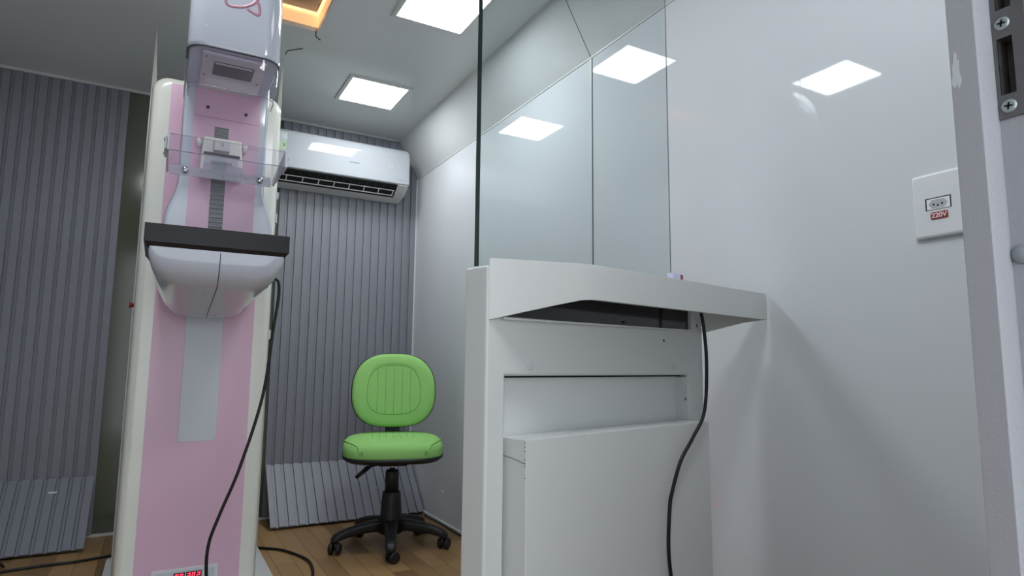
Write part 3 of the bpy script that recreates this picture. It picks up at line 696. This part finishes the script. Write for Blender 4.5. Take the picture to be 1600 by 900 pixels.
        co = obj('caster', cst, M['black'], leg, smooth=False)
        for sg in (-1, 1):
            c0 = fc+csd*(sg*.009)+cd_*.012+Vector((0, 0, .0265)); mbw = MB().tube([c0, c0+csd*(sg*.003), c0+csd*(sg*.014), c0+csd*(sg*.019)], [.024, .0262, .0262, .020], 20)
            obj('wheel', mbw, M['black'], leg)
    return t
chair()

# ------------------------------------------------------------------ protective screen with desk shelf
SCR_A = (.528, 1.036, 0)
def prot_screen():
    ang = math.atan2(math.cos(math.radians(75.4)), math.sin(math.radians(75.4)))
    t = thing('protective_screen', 'white radiation screen stand with shelf, glass pane and projecting lower box', 'protective screen', SCR_A, ang)
    # local x along the front, y into depth, z up; front plane y=0
    U0, U1, TH, ZT = -.004, .768, .066, 1.067
    R0, R1, RT = .044, .690, .861
    rd = .022
    b = MB()
    b.prism([(U0, 0, 0), (R0, 0, 0), (R0, TH, 0), (U0, TH, 0)], (0, 0, ZT))
    fr = MB().prism([(R0+.0, 0, RT), (R1, 0, RT), (R1, 0, 0), (U1, 0, 0), (U1, 0, ZT), (U0, 0, ZT), (U0, 0, 0), (R0, 0, 0)], (0, TH, 0))
    fo = obj('frame', fr, M['screen'], t, bevel=.006, bseg=4)

    obj('recess_panel', MB().box((R0, rd, 0), (R1, TH, RT-.003)), M['screen'], t)
    obj('recess_jamb', MB().box((R1-.018, .004, .30), (R1-.0005, rd, RT-.006)), M['white'], t)
    obj('screw', MB().cyl((R1-.009, .0045, .80), (0, -1, 0), .004, .002, 10), M['steel'], t)
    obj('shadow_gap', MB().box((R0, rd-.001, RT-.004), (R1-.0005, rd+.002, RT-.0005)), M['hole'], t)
    # projecting lower box
    bx = MB().box((R0+.006, -.05, .0), (.700, rd-.001, .7475)); lb_ = obj('lower_box', bx, M['screen'], t, bevel=.0015); lb_['label'] = 'white box projecting from the recess'
    # crack and chipped screw marks on its left side
    ck = MB().tube([(R0+.0057, -.046, .705), (R0+.0057, -.03, .709), (R0+.0057, -.012, .712), (R0+.0057, .018, .715)], .0006, 5)
    for z in (.742, .735, .727, .712, .706, .700, .680): ck.cyl((R0+.0063, -.0475, z), (-1, 0, 0), .0012, .0008, 6)
    obj('crack', ck, M['grey_dark'], lb_)
    # caps and hole on the upper panel
    for u, z in ((.110, .879), (.627, .882)): obj('screw_cap', MB().tube([(u, .0005, z), (u, -.001, z), (u, -.002, z)], [.0075, .0075, .005], 16), M['white'], t)
    obj('bolt_hole', MB().cyl((.581, .0005, .946), (0, -1, 0), .0035, .0008, 12), M['hole'], t)
    # shelf: thin shell, open below, apron deeper at the back
    P = [(0.0, -.0005)]; 
    P += [(.060, -.031), (.118, -.061), (.150, -.077), (.170, -.086), (.195, -.092), (.23, -.094)]
    P += [(.50, -.105), (.885, -.1195), (.900, -.119), (.906, -.114), (.906, -.106)]
    P += [(.860, -.068), (.777, -.0005)]
    def zb(u, v):
        f = min(1, -v/.09); 
        base = .964+(.974-.964)*(u/.777) if u <= .777 else .974
        return base+(1.0105-base)*f
    ZTOP = 1.08; n = len(P)
    cxm = (.45, -.05)
    inner = []
    for i, (u, v) in enumerate(P):
        a = Vector(P[max(i-1, 0)]); b_ = Vector(P[min(i+1, n-1)]); d = (b_-a).normalized(); nn = Vector((-d.y, d.x))
        q = Vector((u, v))+nn*.011; q.y = min(q.y, -.0005); inner.append((q.x, q.y))
    sh = MB(); k0 = 0
    for u, v in P: sh.v.append((u, v, ZTOP)); 
    for u, v in P: sh.v.append((u, v, zb(u, v)))
    for (u, v), (a, b_) in zip(P, inner): sh.v.append((a, b_, zb(u, v)))
    for a, b_ in inner: sh.v.append((a, b_, ZTOP-.010))
    for i in range(n-1):
        for l in range(3): sh.face((l*n+i, l*n+i+1, (l+1)*n+i+1, (l+1)*n+i), l in (0, 2) and 2 <= i <= 6)
    sh.face(range(n)); sh.face([3*n+i for i in range(n-1, -1, -1)])
    so = obj('shelf', sh, M['screen'], t, bevel=.0015, bseg=2); so['label'] = 'white angular shelf, open underneath'
    # inner bottom rim along the panel
    obj('shelf_rim', MB().prism([(.03, -.0005, .966), (.775, -.0005, .974), (.775, -.010, .974), (.03, -.010, .966)], (0, 0, .004)), M['screen'], t)
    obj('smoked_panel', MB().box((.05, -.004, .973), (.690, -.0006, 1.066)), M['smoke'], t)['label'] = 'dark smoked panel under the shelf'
    obj('divider', MB().box((.690, -.012, .976), (.715, -.0006, 1.066)), M['white'], t)
    obj('screw', MB().cyl((.728, -.0006, .99), (0, -1, 0), .005, .006, 10), M['steel'], t)
    obj('screw', MB().cyl((.41, -.004, .982), (0, -1, 0), .0035, .004, 10), M['black'], t)
    # glass pane
    g0, g1, gy = -.003, .664, .027
    gp = obj('glass_pane', MB().box((g0, gy, ZT), (g1, gy+.012, 1.905)), M['glass'], t); gp['label'] = 'clear leaded glass pane'
    # only two faces of the pane bound its volume as seen edge-on: dark green polished edges
    obj('polished_edge', MB().box((g0-.0012, gy, ZT), (g0-.0002, gy+.012, 1.905)), M['glass_edge'], gp)
    obj('polished_edge', MB().box((g1+.0002, gy, ZT), (g1+.0010, gy+.003, 1.905)), M['edge_pale'], gp)
    return t
scr = prot_screen()
bpy.context.view_layer.update()
def L2W(u, v, z): return scr.matrix_world @ Vector((u, v, z))
# cable out of the shelf
pts = [(.66, -.02, 1.05), (.652, -.055, 1.035), (.655, -.065, 1.00), (.664, -.068, .90), (.652, -.066, .777), (.60, -.063, .715), (.545, -.062, .665), (.508, -.061, .60), (.4975, -.061, .57), (.489, -.061, .489), (.497, -.061, .42), (.52, -.062, .33), (.55, -.075, .18), (.56, -.10, .06), (.60, -.14, .008), (.72, -.18, .007)]
tag(obj('hanging_cable', MB().tube([L2W(*p) for p in spline(pts, 7)], .0042, 8), M['cable']), 'black cable hanging from under the white shelf', 'cable')
# small carton on the shelf end
pk = thing('small_packet', 'tiny white and red packet standing on the shelf behind its front edge', 'packet', L2W(.640, .004, 1.08), 0)
pk.rotation_euler = (0, 0, scr.rotation_euler.z)
pk.location = L2W(.574, -.035, 1.0802)
obj('box', MB().box((0, 0, 0), (.034, .018, .032)), mat('pale_lilac_card', (205, 206, 232), .5), pk, bevel=.001)
obj('cap', MB().box((.034, .001, 0), (.048, .017, .031)), M['red'], pk, bevel=.002)
obj('rim', MB().box((.0482, .001, .002), (.054, .017, .028)), M['label_white'], pk, bevel=.001)

# ------------------------------------------------------------------ wall socket
def socket():
    t = thing('power_socket', 'white power socket plate with red voltage label on the right wall', 'power socket', (XR, .700, 1.234))
    # local: -x into the room, y along wall (larger y = left in the photo), z up
    o = MB().loft([[(-.0002, y, z) for y, z in rrect(.120, .142, .006)], [(-.006, y, z) for y, z in rrect(.120, .142, .006)], [(-.011, y, z) for y, z in rrect(.108, .128, .006)]], smooth=False)
    pl = obj('plate', o, mat('socket_white', (222, 226, 230), .12), t, bevel=.0015)
    cy, cz = .007, .002
    fr = MB()
    for a, b in (((-.026, -.0135), (.026, -.0115)), ((-.026, .0115), (.026, .0135)), ((-.026, -.0115), (-.024, .0115)), ((.024, -.0115), (.026, .0115))):
        fr.box((-.0125, cy+a[0], cz+a[1]), (-.0109, cy+b[0], cz+b[1]))
    obj('module_frame_shade', MB().box((-.0113, cy-.026, cz-.0135), (-.0105, cy+.026, cz+.0135)), M['grey_dark'], t)  # dark sheet round the module, also painting its top and right shadow
    md = obj('module', MB().box((-.0122, cy-.0235, cz-.0128), (-.0108, cy+.0225, cz+.011)), M['bright'], t, bevel=.0006)
    hexa = [(-.019, 0), (-.012, -.0095), (.012, -.0095), (.019, 0), (.012, .0095), (-.012, .0095)]
    obj('socket_face', MB().prism([(-.0126, cy+y, cz-.001+z) for y, z in hexa], (.0006, 0, 0)), mat('socket_grey', (176, 180, 188), .4), t)
    for y, z in ((.0085, -.001), (0, -.0035), (-.0085, -.001)): obj('pin_hole', MB().cyl((-.0123, cy+y, cz-.001+z), (-1, 0, 0), .0022, .0005, 12), M['hole'], t)
    lb_ = obj('label', MB().prism([(-.0125, .006+y, -.0245+z) for y, z in rrect(.034, .0155, .002)], (.0018, 0, 0)), M['label_red'], t); lb_['label'] = 'red 220V label'
    text('label_text', '220V', .0145, M['label_white'], t, frame_mtx((-.0128, .006, -.0245), (0, -1, 0), (0, 0, 1)), .0003, .0003)
    return t
socket()
# ------------------------------------------------------------------ strike plate, screws, bumper on the jamb
def strike():
    t = thing('strike_plate', 'grey steel strike plate with two slots and crosshead screws on the door jamb', 'strike plate', (.597, .2325, 1.15))
    ox, oy, oz = .597, .2325, 1.15
    holes = [(h[0]-oy, h[1]-oy, h[2]-oz, h[3]-oz) for h in cav]
    mb = grid_plate(MB(), -.002, -.0002, (.218-oy, .2412-oy), (1.086-oz, 1.25-oz), holes)
    obj('plate', mb, M['steel'], t)
    for h in cav:
        y0, y1, z0, z1 = h[0]-oy, h[1]-oy, h[2]-oz, h[3]-oz; th = .0008
        kv = MB().box((.016, y0-th, z0-th), (.017, y1+th, z1+th))
        kv.box((-.0015, y0-th, z0-th), (.016, y0, z1+th)); kv.box((-.0015, y1, z0-th), (.016, y1+th, z1+th)); kv.box((-.0015, y0, z0-th), (.016, y1, z0)); kv.box((-.0015, y0, z1), (.016, y1, z1+th))
        obj('lock_cavity', kv, M['steel_dark'], t)
    for y, z in ((.2335, 1.1672), (.2335, 1.0955)):
        sc = obj('screw', MB().tube([(-.0015, y-oy, z-oz), (-.0030, y-oy, z-oz), (-.0036, y-oy, z-oz)], [.0056, .0056, .0042], 20), M['screw'], t)
        cr_ = MB().box((-.0039, -.0030, -.0007), (-.0030, .0030, .0007)).box((-.0039, -.0007, -.0030), (-.0030, .0007, .0030))
        R = Matrix.Rotation(.15, 4, 'X'); cr_.v = [tuple(R @ Vector(v) + Vector((0, y-oy, z-oz))) for v in cr_.v]
        obj('cross_slot', cr_, M['hole'], sc)
    return t
strike()
bp = tag(obj('door_bumper', MB().lathe([(.0078, 0), (.0074, .002), (.0055, .0040), (.003, .0052), (.0003, .0055)], (0, 0, 0), 20), M['clear_rubber'], smooth=True), 'round clear rubber bumper on the jamb below the strike plate', 'bumper')
bp.matrix_world = Matrix.Translation((.597, .2345, .9725)) @ Matrix.Rotation(-PI/2, 4, 'Y')
